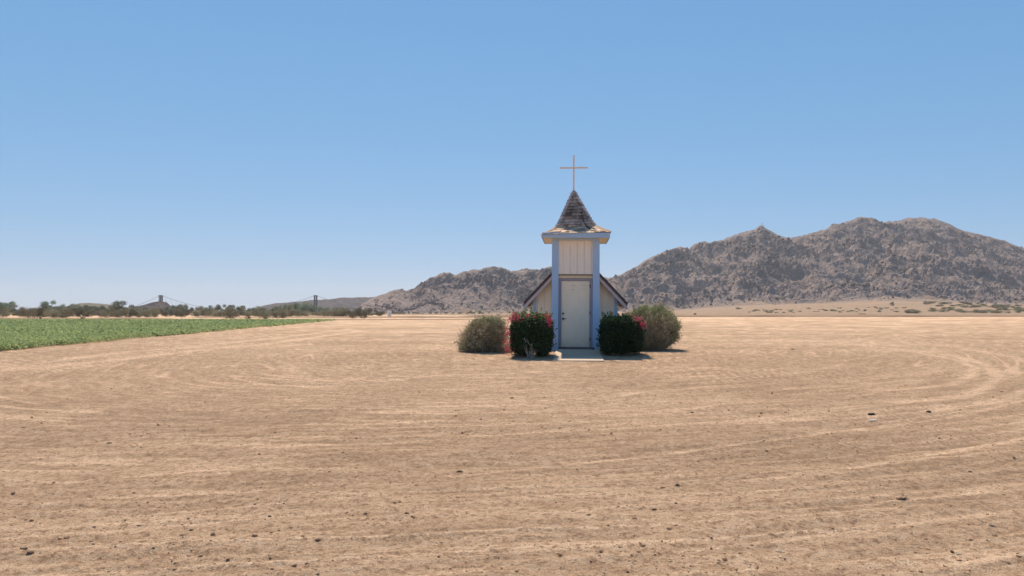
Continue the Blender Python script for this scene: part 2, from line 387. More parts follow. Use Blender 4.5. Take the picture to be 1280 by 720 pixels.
# ------------------------------------------------------------------ mountains
def mountain(name, sil, px0, px1, dpx, nr, ridge_r, base_r, fan_z, fan_r0, mat, seed, amp=1.0, cragamt=1.0, boulders=0, back=1.6, scale=1.0, gully=.5):
    px = np.arange(px0, px1, dpx); u = (px-CX)/F
    sx, sy = zip(*sil)
    H = np.interp(px, sx, sy)
    RR = np.interp(px, *zip(*ridge_r)); R0 = np.interp(px, *zip(*base_r)); FZ = np.interp(px, *zip(*fan_z))
    Hm = np.maximum((HY-H)/F*RR*np.sqrt(1+0*u) + EYE, 0)
    t = np.concatenate([np.linspace(-.35, 0, max(8, nr//10)), np.linspace(0, 1, nr)[1:], np.linspace(1, back, nr//7)[1:]])
    # t<0 the fan in front, 0..1 the slope up to the ridge, >1 falling away behind
    U = np.repeat(u[None], len(t), 0); TT = np.repeat(t[:, None], len(u), 1)
    D = np.where(TT < 0, R0+(TT/.35)*(R0-fan_r0), R0+(RR-R0)*TT)        # depth along y
    X = U*D; Y = D
    # spurs and gullies run downhill, bent by large noise
    s = scale
    wx = X + 26*s*fbm(X/150/s, Y/150/s, 3, seed); wy = Y + 26*s*fbm(X/150/s, Y/150/s, 3, seed+9)
    sp = ridged(wx/95/s, wy/190/s, 4, seed+2)              # large spurs
    sp2 = ridged((wx+.6*wy)/38/s, (wy-.3*wx)/75/s, 4, seed+4)
    m = np.clip(TT, 0, 1)
    prof = np.where(TT <= 1, .18*m + .82*m**1.25, 1 - .75*np.clip((TT-1)/(back-1), 0, 1)**1.1)
    prof = prof + gully*4*m*(1-m)*(.34*(sp-.5))
    Z = FZ*sstep(-.35, 0, TT) + (Hm-FZ)*prof
    Z = np.where(TT > 1.0, (Hm)*prof, Z)
    k = np.clip((Hm-FZ)/60, .12, 1)
    near = 1-.75*np.exp(-((TT-1)/.07)**2)                # keep the skyline
    body = sstep(-.02, .12, TT)
    Z = Z + amp*k*body*near*(17*(sp2-.45)*gully*1.9 + 5.0*fbm(X/22/s, Y/22/s, 4, seed+6))
    cr = ridged((.8*X+.55*Y)/34/s+.5*fbm(X/40, Y/40, 2, seed), (.75*Y-.6*X)/13/s, 5, seed+7)
    crag = sstep(.52, .70, cr)*sstep(-.12, .30, fbm(X/85/s, Y/85/s, 4, seed+8)+.12*(m-.3))*body*cragamt
    blk = ridged(X/7/s, Y/9/s, 3, seed+20)
    Z = Z + amp*(.35*np.sqrt(k)+.65*k)*near*(crag*(1.5+1.9*blk) + body*(.8*(blk-.5)+.7*fbm(X/3.2/s, Y/3.6/s, 2, seed+22)))
    # skyline crags
    Z = Z + amp*np.exp(-((TT-1)/.03)**2)*np.clip(Hm/70, .1, 1)*(.8*fbm(X/9, X*0+seed, 4, seed+31))
    tanv = sstep(.05, .4, fbm(X/55/s, Y/80/s, 4, seed+11)+.35*(.35-m))*.38
    fanv = 1-sstep(-.03, .07, TT+.08*fbm(X/30, Y/30, 3, seed+13))
    edge = np.minimum(sstep(px0, px0+18, px), sstep(px1, px1-30, px))[None]
    Z = Z*edge - .35*(TT < -.33) - .15*(1-edge)
    V = np.stack([X.ravel(), Y.ravel(), Z.ravel()], 1)
    o = mesh_np(name, V, grid_faces(len(t), len(px))[:, ::-1][:, ::-1], mat, smooth=False, attrs={'tan': tanv.ravel(), 'crag': (crag*.45).ravel(), 'fan': fanv.ravel()})
    tag(o, kind='structure')
    return X, Y, Z, TT, crag

SIL = [(430,392),(446,388),(452,380),(470,371),(487,364.5),(499,361.8),(509,363.8),(519,361),(529,353),(537,346.6),(550,342),(562,341),(570,344),(582,339.5),(602,337),(609,334.4),(617,333),(625,334.8),(639,340),(653,337.4),(669,336.8),(688,334),(706,338),(725,345),(745,350),(760,349),(780,342),(802,329),(820,318),(833,312),(851,306.7),(862,309.3),(875,302),(889,302.7),(904,299.5),(922,293.3),(944,287),(949,283),(955,281.8),(960,286.7),(973,294.4),(987,298.2),(1002,295.5),(1015,291),(1030,287.8),(1041,281),(1063,276.7),(1074,271.5),(1092,273.3),(1103,277.8),(1123,276),(1141,271.8),(1168,272.7),(1190,281),(1208,289),(1237,295.5),(1263,303.3),(1280,310),(1330,322),(1400,341),(1480,362),(1560,380),(1620,391)]
MX, MY, MZ, MT, MC = mountain('mountain', SIL, 428, 1625, .8, 330,
    [(428,800),(600,930),(700,980),(780,1080),(960,1230),(1120,1300),(1300,1330),(1620,1300)],
    [(428,640),(560,690),(700,730),(760,760),(850,800),(960,780),(1120,760),(1280,740),(1620,760)],
    [(428,.3),(600,.5),(740,1.2),(850,3.5),(935,8.5),(1030,10.5),(1120,13),(1200,11),(1280,8),(1620,6)],
    330, M_rock, 3)
mountain('far_hill', [(290,391),(312,387),(330,382),(345,379),(372,377),(392,375),(410,374.3),(425,372.5),(440,372),(470,371.5),(500,375),(540,383),(580,391)],
    288, 582, .8, 60, [(288,1900),(582,1900)], [(288,1600),(582,1600)], [(288,.5),(582,.5)], 1450, M_farrock, 21, amp=.8, scale=1.3, cragamt=.6)
mountain('low_tan_hill', [(66,391),(76,386),(88,381.5),(100,379),(112,378.5),(125,379.4),(136,380.5),(144,383),(154,388),(162,391)],
    64, 164, .35, 60, [(64,760),(164,760)], [(64,700),(164,700)], [(64,.2),(164,.2)], 690, M_tanrock, 31, amp=.35, scale=.5, cragamt=.6)
mountain('low_rocky_hill', [(150,391),(158,386),(170,383),(180,381),(190,378),(199,376.6),(208,377.5),(213,381),(218,385),(226,388),(236,391)],
    148, 238, .3, 70, [(148,640),(238,640)], [(148,590),(238,590)], [(148,.2),(238,.2)], 580, M_farrock, 37, amp=.4, scale=.45)

# loose boulders all over the mountain
def ico():
    t = (1+5**.5)/2
    v = np.array([(-1,t,0),(1,t,0),(-1,-t,0),(1,-t,0),(0,-1,t),(0,1,t),(0,-1,-t),(0,1,-t),(t,0,-1),(t,0,1),(-t,0,-1),(-t,0,1)], float)
    f = np.array([(0,11,5),(0,5,1),(0,1,7),(0,7,10),(0,10,11),(1,5,9),(5,11,4),(11,10,2),(10,7,6),(7,1,8),(3,9,4),(3,4,2),(3,2,6),(3,6,8),(3,8,9),(4,9,5),(2,4,11),(6,2,10),(8,6,7),(9,8,1)], int)
    return v/np.linalg.norm(v[0]), f
IV, IF = ico()
def rocks(name, P, size, rng, mat, base, var, flat=.65, sink=.15):
    n = len(P)
    sc = rng.uniform(.6, 1.25, (n, 1, 3))*size[:, None, None]; sc[:, :, 2] *= flat
    v = IV[None]*(1+rng.uniform(-.28, .28, (n, 12, 1)))
    a = rng.uniform(0, 6.28, n); ca, sa = np.cos(a)[:, None], np.sin(a)[:, None]
    v = v*sc
    x = v[:, :, 0]*ca - v[:, :, 1]*sa; y = v[:, :, 0]*sa + v[:, :, 1]*ca
    z = v[:, :, 2] + (sc[:, :, 2]*(1-2*sink))
    V = np.stack([x+P[:, None, 0], y+P[:, None, 1], z+P[:, None, 2]], 2).reshape(-1, 3)
    Fc = (IF[None]+12*np.arange(n)[:, None, None]).reshape(-1, 3)
    col = np.repeat(np.array(base)[None]*(1+rng.uniform(-var, var, (n, 1))), 12, 0)
    return mesh_np(name, V, Fc, mat, col=col)
rng = np.random.RandomState(5)
wgt = (.12+MC)*(MT > .03)*(MT < np.where(MZ.max(0)[None] > 75, .92, .78))
wgt = wgt.ravel()/wgt.sum()
idx = rng.choice(wgt.size, 15000, p=wgt)
P = np.stack([MX.ravel()[idx], MY.ravel()[idx], MZ.ravel()[idx]], 1)+rng.uniform(-.4, .4, (len(idx), 3))*[1, 1, 0]
o = rocks('boulder_field', P, (.5+.8*rng.pareto(3.0, len(P)).clip(0, 2.2))*np.clip(MZ.max(0)[idx % MX.shape[1]]/90, .55, 1), rng, M_boulder, (.23, .17, .145), .4, .8, .25)
tag(o, kind='stuff')

# ------------------------------------------------------------------ gravel and clods
def clods(n, rmin, rmax, smin, smax, seed):
    rng = np.random.RandomState(seed)
    p = rng.uniform(1064/rmax, 1064/rmin, n); r = 1064/p; a = rng.uniform(-rad(40), rad(40), n)
    x, y = r*np.sin(a), r*np.cos(a)
    keep = (rng.rand(n) < .25+.75*sstep(-.2, .35, fbm(x*.5, y*.5, 3, 15))) & (x > -14.5-(y-15)*.13)
    keep &= ~((np.abs(x-CHX) < 2.0) & (np.abs(y-22) < 4))
    x, y = x[keep], y[keep]
    z, _ = ground_z(x, y)
    s = smin*(1+rng.pareto(2.2, len(x))).clip(1, smax/smin)
    return np.stack([x, y, z], 1), s, rng
P1, s1, rg = clods(34000, 3.0, 13, .0022, .0115, 1)
P2, s2, _ = clods(3500, 9, 34, .005, .02, 2)
o = rocks('gravel', np.vstack([P1, P2]), np.concatenate([s1, s2]), rg, M_stone, (.46, .29, .175), .5, .6, .3)
tag(o, kind='stuff')

P3, s3, rg3 = clods(1500, 3.2, 30, .006, .019, 4)
o = rocks('soil_clods', P3, s3, rg3, M_stone, (.33, .20, .12), .5, .55, .28)
tag(o, kind='stuff')
STONES = [(45,690,.030,'dark clod of earth lying alone near the bottom left corner'),
 (243,661,.022,'small brown clod between the corner clod and the picture centre'),
 (209,716,.026,'brown stone lying at the very bottom edge, left of centre'),
 (340,643,.020,'small dark clod in the left foreground soil'),
 (575,588,.030,'flat broken clod on the soil below the left shrub'),
 (140,554,.030,'long thin clod of earth lying far left on the open soil'),
 (1087,518,.052,'dark blackened clod with pale chips in front, right of the chapel'),
 (1158,514,.045,'small dark clod to the right of the blackened clod'),
 (845,607,.030,'rounded dark stone lying right of centre in the foreground'),
 (1124,625,.032,'wide brown clod in the right foreground tyre tracks'),
 (792,649,.024,'small dark stone near the bottom, just right of centre'),
 (970,685,.024,'pale rounded stone near the bottom edge, right of centre'),
 (1233,653,.026,'pale tan pebble in the lower right corner area'),
 (990,437,.055,'small clod far out on the flat soil right of the round shrub'),
 (640,497,.040,'dark clod lying straight below the left flowering shrub'),
 (864,516,.030,'small dark clod on the raked soil in front of the round shrub'),
 (510,640,.022,'dark chip of earth lying left of centre in the foreground'),
 (22,617,.026,'brown clod near the left edge of the foreground'),
 (1192,687,.024,'brown clod low in the right corner beside the pale pebble'),
 (700,690,.022,'dark stone near the bottom edge below the chapel door'),
 (400,675,.024,'brown clod lying near the bottom between left and centre')]
rs = np.random.RandomState(99)
for px, py, s, lab in STONES:
    x, y = at(px, py); pale = 'pale' in lab and 'blackened' not in lab
    c = (.50, .40, .30) if pale else ((.05, .04, .035) if 'blackened' in lab else (.20, .125, .078))
    import bmesh
    bm = bmesh.new(); bmesh.ops.create_icosphere(bm, subdivisions=3, radius=1)
    sh = rs.uniform(.7, 1.2, 3); sh[0] *= 1.9 if ('thin' in lab or 'wide' in lab or 'blackened' in lab or 'flat' in lab) else 1.1; sh[2] *= .6
    nn = [v.co.copy() for v in bm.verts]
    xs = np.array([(v.x, v.y, v.z) for v in nn]); o3 = rs.uniform(0, 50)
    d = 1+.40*perlin(xs[:, 0]*1.6+o3, xs[:, 1]*1.6+xs[:, 2]*1.9) + .12*perlin(xs[:, 0]*4+o3, xs[:, 1]*4-xs[:, 2]*4)
    s *= .62
    for v, k in zip(bm.verts, d): v.co = Vector((v.co.x*sh[0], v.co.y*sh[1], v.co.z*sh[2]))*float(k)*s
    me = bpy.data.meshes.new('clod'); bm.to_mesh(me); bm.free()
    a = me.color_attributes.new('col', 'FLOAT_COLOR', 'POINT'); a.data.foreach_set('color', np.tile(np.array([*c, 1], np.float32), len(me.vertices)))
    me.materials.append(M_stone)
    ob = bpy.data.objects.new('pebble' if 'pebble' in lab else 'stone' if 'stone' in lab else 'clod', me); COL.objects.link(ob)
    ob.location = (x, y, zg(x, y)+s*.25); ob.rotation_euler = (0, 0, rs.uniform(-.4, .4))
    tag(ob, lab, 'stone' if 'clod' not in lab else 'clod', 'stones and clods on the bare soil')
x, y = at(1088, 524)
ch = MB()
for i in range(3):
    cx_, cy_ = x+(i-1)*.04, y+rs.uniform(-.02, .02); q = []
    for k in range(6):
        t = k*1.05; q.append((cx_+.026*math.cos(t)*rs.uniform(.6, 1.1), cy_+.03*math.sin(t)*rs.uniform(.6, 1.1), zg(x, y)+.004))
    ch.prism(q, (0, 0, .012), (.8, .7, .62))
tag(ch.build('broken_chip', M_stone), 'pale flat chip of rubble in front of the blackened clod', 'chip')

# ------------------------------------------------------------------ chapel
CR = -math.atan(72/F)
chapel = empty('chapel', (CHX, CHY, 0), CR, 'tiny roadside chapel with blue posts, cream door and shingled spire topped by a cross', 'chapel')
chapel.rotation_euler = (0, rad(.42), CR)
W, DP = .725, 1.45                    # half width and depth of the tower
EB, ET = 3.41, 3.57                   # underside and top of the eave board
# four corner posts (two boards meeting at each corner)
pw = .205
for sx in (-1, 1):
    for sy in (0, 1):
        b = MB(); x0, x1 = sorted((sx*W, sx*(W-pw))); yy = 0 if sy == 0 else DP-.11
        b.box(x0, x1, yy, yy+.11, -.05, EB-.002)
        if sy == 0:
            b.box(*sorted((sx*W, sx*(W-.025))), .112, .20, -.05, EB-.004)
        b.build('corner_post', M_blue, chapel, bevel=.006)
# upper front panel with grooved boards
def siding(b, x0, x1, y, z0, z1, step=.215, off=0.0, th=.02, g=.008, top=None):
    """vertical boards with narrow grooves; top(x) gives a sloping head"""
    top = top or (lambda x: z1)
    b.prism([(x0, y+.034, z0), (x1, y+.034, z0), (x1, y+.034, top(x1)-.004), (x0, y+.034, top(x0)-.004)], (0, th, 0))
    xs = [x0]; k = x0+off if off else x0+step
    while k < x1-.02: xs.append(k); k += step
    xs.append(x1)
    for i in range(len(xs)-1):
        a = xs[i]+(g/2 if i else 0); c = xs[i+1]-(g/2 if i < len(xs)-2 else 0)
        b.prism([(a, y, z0), (c, y, z0), (c, y, top(c)), (a, y, top(a))], (0, .034, 0))
b = MB(); siding(b, -W+pw, W-pw, .035, 2.325, EB-.006, .213, .14); b.build('upper_panel', M_tan, chapel)
b = MB(); b.box(-W+pw, W-pw, .028, .10, 2.295, 2.322); b.build('dark_edge', M_sill, chapel, bevel=.003)  # dark strip painted in for the shadow line above the lintel
b = MB(); b.box(-W+pw, W-pw, .085, .14, 2.21, 2.293); b.build('lintel_board', M_soffit, chapel, bevel=.003)
# tower side and back walls
for sx in (-1, 1):
    b = MB(); b.box(*sorted((sx*(W-.018), sx*(W-.04))), .203, DP-.112, -.03, EB-.006)
    for k in range(5): b.box(*sorted((sx*(W-.006), sx*(W-.0178))), .21+k*.226, .21+k*.226+.218, -.02, EB-.008)
    b.build('side_wall', M_tan, chapel)
b = MB(); b.box(-W+pw+.002, W-pw-.002, DP-.05, DP-.02, -.03, EB-.006); b.build('back_wall', M_tan, chapel)
# recessed front wall parts around the door: frame, door
YD = .15
b = MB()
b.box(-W+pw, -.44, YD-.03, YD+.06, .06, 2.208); b.box(.44, W-pw, YD-.03, YD+.06, .06, 2.208)
b.box(-.438, .438, YD-.028, YD+.058, 2.132, 2.206)
b.build('door_frame', M_mauve, chapel, bevel=.004)
door = MB(); door.box(-.432, .43, YD, YD+.045, .105, 2.124)
door = door.build('door', M_door, chapel, bevel=.004)
for x0, x1, z in ((-.13, .0, 1.985), (.17, .33, 1.985), (.20, .33, 1.86), (-.13, -.03, 1.862)):
    b = MB(); b.box(x0, x1, YD-.0035, YD-.0005, z, z+.006, (.3, .26, .22)); b.build('scratch', M_steel, door)
for px, pz in ((.205, 1.49), (.10, .93)):
    b = MB(); b.box(px, px+.012, YD-.004, YD-.0005, pz, pz+.014, (.3, .26, .22)); b.build('screw_hole', M_steel, door)
b = MB(); b.tube((-.375, YD-.003, 1.125), (-.375, YD-.02, 1.125), .033, n=16); b.tube((-.375, YD-.02, 1.125), (-.375, YD-.03, 1.125), .018, n=12)
b.build('deadbolt', M_metal, door, smooth=False)
b = MB(); b.tube((-.375, YD-.003, .965), (-.375, YD-.014, .965), .034, n=16); b.tube((-.375, YD-.014, .965), (-.375, YD-.05, .965), .012, n=10)
b.tube((-.375, YD-.05, .965), (-.375, YD-.075, .965), .026, .022, n=14); b.box(-.362, -.27, YD-.062, YD-.048, .957, .972)
b.build('door_handle', M_metal, door)
for z in (.30, 1.10, 1.92):
    b = MB(); b.tube((.437, YD-.008, z), (.437, YD-.008, z+.10), .009, n=8); b.box(.437, .462, YD-.034, YD-.0305, z, z+.10)
    b.build('hinge', M_metal, door)
b = MB(); b.box(-.50, .50, YD-.05, YD+.06, .055, .103); b.build('threshold', M_sill, chapel, bevel=.003)
b = MB(); b.box(-W+pw, W-pw, .02, YD+.06, -.05, .052); b.build('door_step', M_sill, chapel, bevel=.004)
# eave: boards, soffit
OV = .295; E = W+OV; cy = DP/2
b = MB()
b.box(-E, E, cy-E, cy-E+.03, EB, ET)
b.build('fascia_board', M_blue, chapel, bevel=.004)
b = MB(); b.box(-E, E, cy+E-.03, cy+E, EB, ET); b.build('fascia_board', M_blue, chapel, bevel=.004)
for sx in (-1, 1):
    b = MB(); b.box(*sorted((sx*E, sx*(E-.03))), cy-E+.031, cy+E-.031, EB, ET); b.build('fascia_board', M_blue, chapel, bevel=.004)
b = MB(); b.box(-E+.032, E-.032, cy-E+.032, cy+E-.032, EB+.012, EB+.03); b.build('soffit', M_soffit, chapel)
b = MB(); b.box(-W, W, -.018, -.002, EB-.055, EB+.010); b.build('frieze_board', M_blue, chapel)

# spire: concave pyramid clad in shingle courses
AP = 5.02
PR = [(E+.02, 3.575), (.86, 3.655), (.70, 3.745), (.58, 3.84), (.50, 3.96), (.40, 4.17), (.30, 4.39), (.20, 4.60), (.10, 4.81), (.012, AP)]   # half width, height
def half_at(z):
    zs = [p[1] for p in PR]; hs = [p[0] for p in PR]; return float(np.interp(z, zs, hs))
core = MB()
for i in range(len(PR)-1):
    h0, z0 = PR[i]; h1, z1 = PR[i+1]; h0 -= .03; h1 = max(h1-.03, .004); c = (.06, .05, .05)
    core.add([(-h0, cy-h0, z0), (h0, cy-h0, z0), (h0, cy+h0, z0), (-h0, cy+h0, z0), (-h1, cy-h1, z1), (h1, cy-h1, z1), (h1, cy+h1, z1), (-h1, cy+h1, z1)],
             [(0,1,5,4),(1,2,6,5),(2,3,7,6),(3,0,4,7)], c)
spire = core.build('spire', M_shingle, chapel)
rs = np.random.RandomState(3)
sh = MB(); crow = rs.uniform(.8, 1.25, 40)
# arc length down each face
zs = [3.555, 3.625, 3.70, 3.79, 3.875]
z = 3.955
while z < AP-.05: zs.append(z); z += .105
zs.append(AP-.03)
for side in range(4):
    ca, sa = [(1, 0), (0, 1), (-1, 0), (0, -1)][side]
    def put(x, yout, z):   # local face coordinates: x along, yout outwards (front face = -y)
        X, Y = x, -yout
        return (X*ca - Y*sa, cy + X*sa + Y*ca, z)
    for j in range(len(zs)-1):
        z0, z1 = zs[j], zs[j+1]; h0, h1 = half_at(z0)+.004, half_at(min(z1+.02, AP))
        x = -h0; flare = z1 < 3.9
        while x < h0-.005:
            wd = min(rs.uniform(.075, .17), h0-x); 
            dz = rs.uniform(-.010, .010); th = rs.uniform(.012, .03) + (.034 if not flare else 0)
            xa, xb = x+.003, x+wd-.003
            if xb-xa < .012: x += wd; continue
            f = h1/h0; ya, yb = xa*f, xb*f
            base = (.64, .43, .30) if flare else (.38, .285, .235)
            k = rs.uniform(.60, 1.45)*crow[j]; tint = rs.uniform(-.02, .02)
            c = (base[0]*k+tint, base[1]*k, base[2]*k-tint*.5)
            if rs.rand() < .08: c = tuple(v*.5 for v in c)
            o0 = h0+th; o1 = h1+.002; zz = z0+dz; ti = .012 if flare else .004
            vs = [put(xa, o0-ti*0, zz-.0), put(xb, o0, zz), put(yb, o1, z1+.02), put(ya, o1, z1+.02),
                  put(xa, h0-.02, zz+.0), put(xb, h0-.02, zz+.0), put(yb, h1-.02, z1+.0), put(ya, h1-.02, z1+.0)]
            sh.add(vs, [(0,1,2,3), (0,4,5,1), (0,3,7,4), (1,5,6,2)], c)
            x += wd
# hip caps
for a in ((-1, -1), (1, -1), (1, 1), (-1, 1)):
    for j in range(len(zs)-1):
        z0, z1 = zs[j]-.012, zs[j+1]+.015; h0, h1 = half_at(zs[j])+(.022 if zs[j] < 3.85 else .055), half_at(min(zs[j+1], AP))+.014
        k = rs.uniform(.85, 1.35); base = (.66, .45, .32) if z1 < 3.9 else (.56, .47, .45); c = tuple(v*k for v in base)
        wq = min(.095, h1*.8+.01)
        p0 = Vector((a[0]*h0, cy+a[1]*h0, z0)); p1 = Vector((a[0]*h1, cy+a[1]*h1, z1))
        dx = Vector((-a[0], 0, 0)); dy = Vector((0, -a[1], 0)); up = Vector((0, 0, .012))
        sh.add([p0+up, p0+dx*wq+up*.2, p0+dy*wq+up*.2, p1, p1+dx*wq*.8, p1+dy*wq*.8, p0-up*.6, p0+dx*wq-up, p0+dy*wq-up],
               [(0,1,4,3), (0,3,5,2), (6,7,1,0), (6,0,2,8)], c)
sh.build('shingle_course', M_shingle, spire)
# loose strip of felt lying down the right of the front face
b = MB(); pts = [(.20, 4.32), (.215, 4.10), (.26, 3.93), (.36, 3.75), (.44, 3.67)]
for (xa, za), (xb, zb) in zip(pts[:-1], pts[1:]):
    ya, yb = cy-half_at(za)-.032, cy-half_at(zb)-.032
    b.tube((xa, ya, za), (xb, yb, zb), .017, n=6, c=(.05, .04, .04))
b.build('loose_strip', M_steel, spire)
# cross on the tip
b = MB(); b.box(-.025, .025, cy-.019, cy+.019, AP-.06, 6.12); b.box(-.44, .44, cy-.0185, cy+.0185, 5.70, 5.748)
crs = b.build('cross', M_rust, chapel, bevel=.003); crs.location = (-.065, 0, 0)

spire.rotation_euler = (0, -.045, 0); spire.location = (3.57*.045, 0, 0)
# nave behind the tower
NY0, NY1, NW = 1.22, 4.3, 1.33
sl = 1.065
def rz_(x): return 3.23-abs(x)*sl            # roof top surface
for sx in (-1, 1):
    x0, x1 = sorted((sx*(W+.004), sx*(NW-.0)))
    b = MB(); siding(b, x0, x1, NY0, -.03, 0, .215, .13, top=lambda x: rz_(x)-.16)
    b.build('front_wall', M_cream, chapel)
for sx in (-1, 1):
    b = MB(); b.box(*sorted((sx*(NW-.03), sx*NW)), NY0+.036, NY1, -.03, rz_(NW)-.2)
    b.build('side_wall', M_cream, chapel)
    b = MB(); b.box(*sorted((sx*(NW-.085), sx*(NW+.015))), NY0-.02, NY0-.002, -.03, rz_(NW)-.16)
    b.box(*sorted((sx*(NW+.002), sx*(NW+.02))), NY0-.001, NY0+.08, -.03, rz_(NW)-.16)
    b.build('corner_board', M_blue, chapel, bevel=.003)
b = MB(); b.prism([(-NW, NY1, -.03), (NW, NY1, -.03), (NW, NY1, rz_(NW)-.2), (0, NY1, rz_(0)-.2), (-NW, NY1, rz_(NW)-.2)], (0, .03, 0)); b.build('back_wall', M_cream, chapel)
RW = 1.64; RY0, RY1 = NY0-.28, NY1+.25
for sx in (-1, 1):
    xi = .0
    # roof deck and its shingle courses
    b = MB(); b.prism([(sx*xi, RY0+.03, rz_(xi)-.03), (sx*RW, RY0+.03, rz_(RW)-.03), (sx*RW, RY0+.03, rz_(RW)-.14), (sx*xi, RY0+.03, rz_(xi)-.14)], (0, RY1-RY0-.03, 0), (.13, .10, .10))
    deck = b.build('roof', M_roof, chapel)
    b = MB(); n = 16
    for i in range(n):
        a0, a1 = RW*(i/n), RW*((i+1)/n)
        yv = RY0-.012
        while yv < RY1:
            wd = rs.uniform(.12, .3); k = rs.uniform(.7, 1.25)
            lift = rs.uniform(.016, .026)
            b.prism([(sx*a0, yv, rz_(a0)-.002), (sx*(a1+.012), yv, rz_(a1)-.010+lift-.012), (sx*(a1+.012), yv, rz_(a1)-.032), (sx*a0, yv, rz_(a0)-.029)], (0, min(wd, RY1-yv)-.004, 0), (.135*k, .105*k, .10*k))
            yv += wd
    b.build('roof_shingles', M_roof, deck)
    x0 = W*.98
    b = MB(); b.prism([(sx*0, RY0+.012, rz_(0)-.032), (sx*(RW-.005), RY0+.012, rz_(RW)-.032), (sx*(RW-.005), RY0+.012, rz_(RW)-.118), (sx*0, RY0+.012, rz_(0)-.118)], (0, .017, 0), (.15, .115, .12)); b.build('dark_edge', M_roof, chapel)
    b = MB(); b.prism([(sx*0, RY0, rz_(0)-.12), (sx*(RW-.005), RY0, rz_(RW)-.12), (sx*(RW-.005), RY0, rz_(RW)-.215), (sx*(RW-.03), RY0, rz_(RW)-.225), (sx*0, RY0, rz_(0)-.235)], (0, .028, 0))
    b.build('rake_board', M_rake, chapel, bevel=.003)
    b = MB(); b.box(*sorted((sx*(RW-.022), sx*RW)), RY0+.031, RY1, rz_(RW)-.165, rz_(RW)-.035); b.build('eave_board', M_rake, chapel)

# concrete path up to the door
b = MB()
b.box(-.58, .715, -3.33, .016, -.16, .0)
slab = b.build('path', M_conc, None, bevel=.012); slab.location = (CHX, CHY, .045); slab.rotation_euler = (rad(2.15), 0, CR); tag(slab, kind='structure')
for v in slab.data.vertices:
    if v.co.y < -3: v.co.x += -.02 if v.co.x < 0 else .0
def cl(x, y, z=0):   # chapel-local to world
    c, s = math.cos(CR), math.sin(CR); return (CHX+x*c-y*s, CHY+x*s+y*c, z)
rs = np.random.RandomState(77)
o = rocks('stone', np.array([[0, 0, 0.]]), np.array([.06]), rs, M_stone, (.11, .10, .11), .05, .6, .1)
o.location = cl(.52, -.10, .045); tag(o, 'small grey stone used as a doorstop at the foot of the right blue post', 'doorstop')

# ------------------------------------------------------------------ shrubs
def quads(P, Nn, size, rng, aspect=.6, col=None):
    """leaf quads at P facing Nn (with jitter)"""
    n = len(P)
    d = Nn + rng.normal(0, .6, (n, 3)); d /= np.linalg.norm(d, axis=1)[:, None]+1e-9
    a = np.cross(d, rng.normal(0, 1, (n, 3))); a /= np.linalg.norm(a, axis=1)[:, None]+1e-9
    b = np.cross(d, a)
    s = np.asarray(size).reshape(-1, 1)*np.ones((n, 1))
    fold = d*s*.25
    V = np.stack([P-a*s, P-b*s*aspect+fold, P+a*s, P+b*s*aspect+fold], 1).reshape(-1, 3)
    return V, np.repeat(col, 4, 0)
def qfaces(n): return np.arange(n*4).reshape(-1, 4)
def sticks(A, B, ra, rb, col):
    """three-sided tapering twigs from A to B"""
    n = len(A); d = B-A; d /= np.linalg.norm(d, axis=1)[:, None]+1e-9
    ref = np.where(np.abs(d[:, 2:3]) > .9, [[1., 0, 0]], [[0, 0, 1.]])
    a = np.cross(d, ref); a /= np.linalg.norm(a, axis=1)[:, None]+1e-9; b = np.cross(d, a)
    vs = []
    for P, r in ((A, ra), (B, rb)):
        r = np.asarray(r).reshape(-1, 1)
        for t in (0, 2.094, 4.189): vs.append(P+(a*math.cos(t)+b*math.sin(t))*r)
    V = np.stack(vs, 1).reshape(-1, 3)
    f = np.array([(0,1,4,3), (1,2,5,4), (2,0,3,5)])
    Fc = (f[None]+6*np.arange(n)[:, None, None]).reshape(-1, 4)
    return V, Fc, np.repeat(col, 6, 0)
def curved_sticks(A, B, r0, r1, rng, col, seg=4, bend=.12):
    L_ = np.linalg.norm(B-A, axis=1)[:, None]; mid = rng.normal(0, bend, A.shape)*L_
    Vs, Fs, Cs, off = [], [], [], 0
    for k in range(seg):
        t0, t1 = k/seg, (k+1)/seg
        p = lambda t: A+(B-A)*t + mid*4*t*(1-t)
        v, f, c = sticks(p(t0), p(t1), r0+(r1-r0)*t0, r0+(r1-r0)*t1, col)
        Vs.append(v); Fs.append(f+off); Cs.append(c); off += len(v)
    return np.vstack(Vs), np.vstack(Fs), np.vstack(Cs)

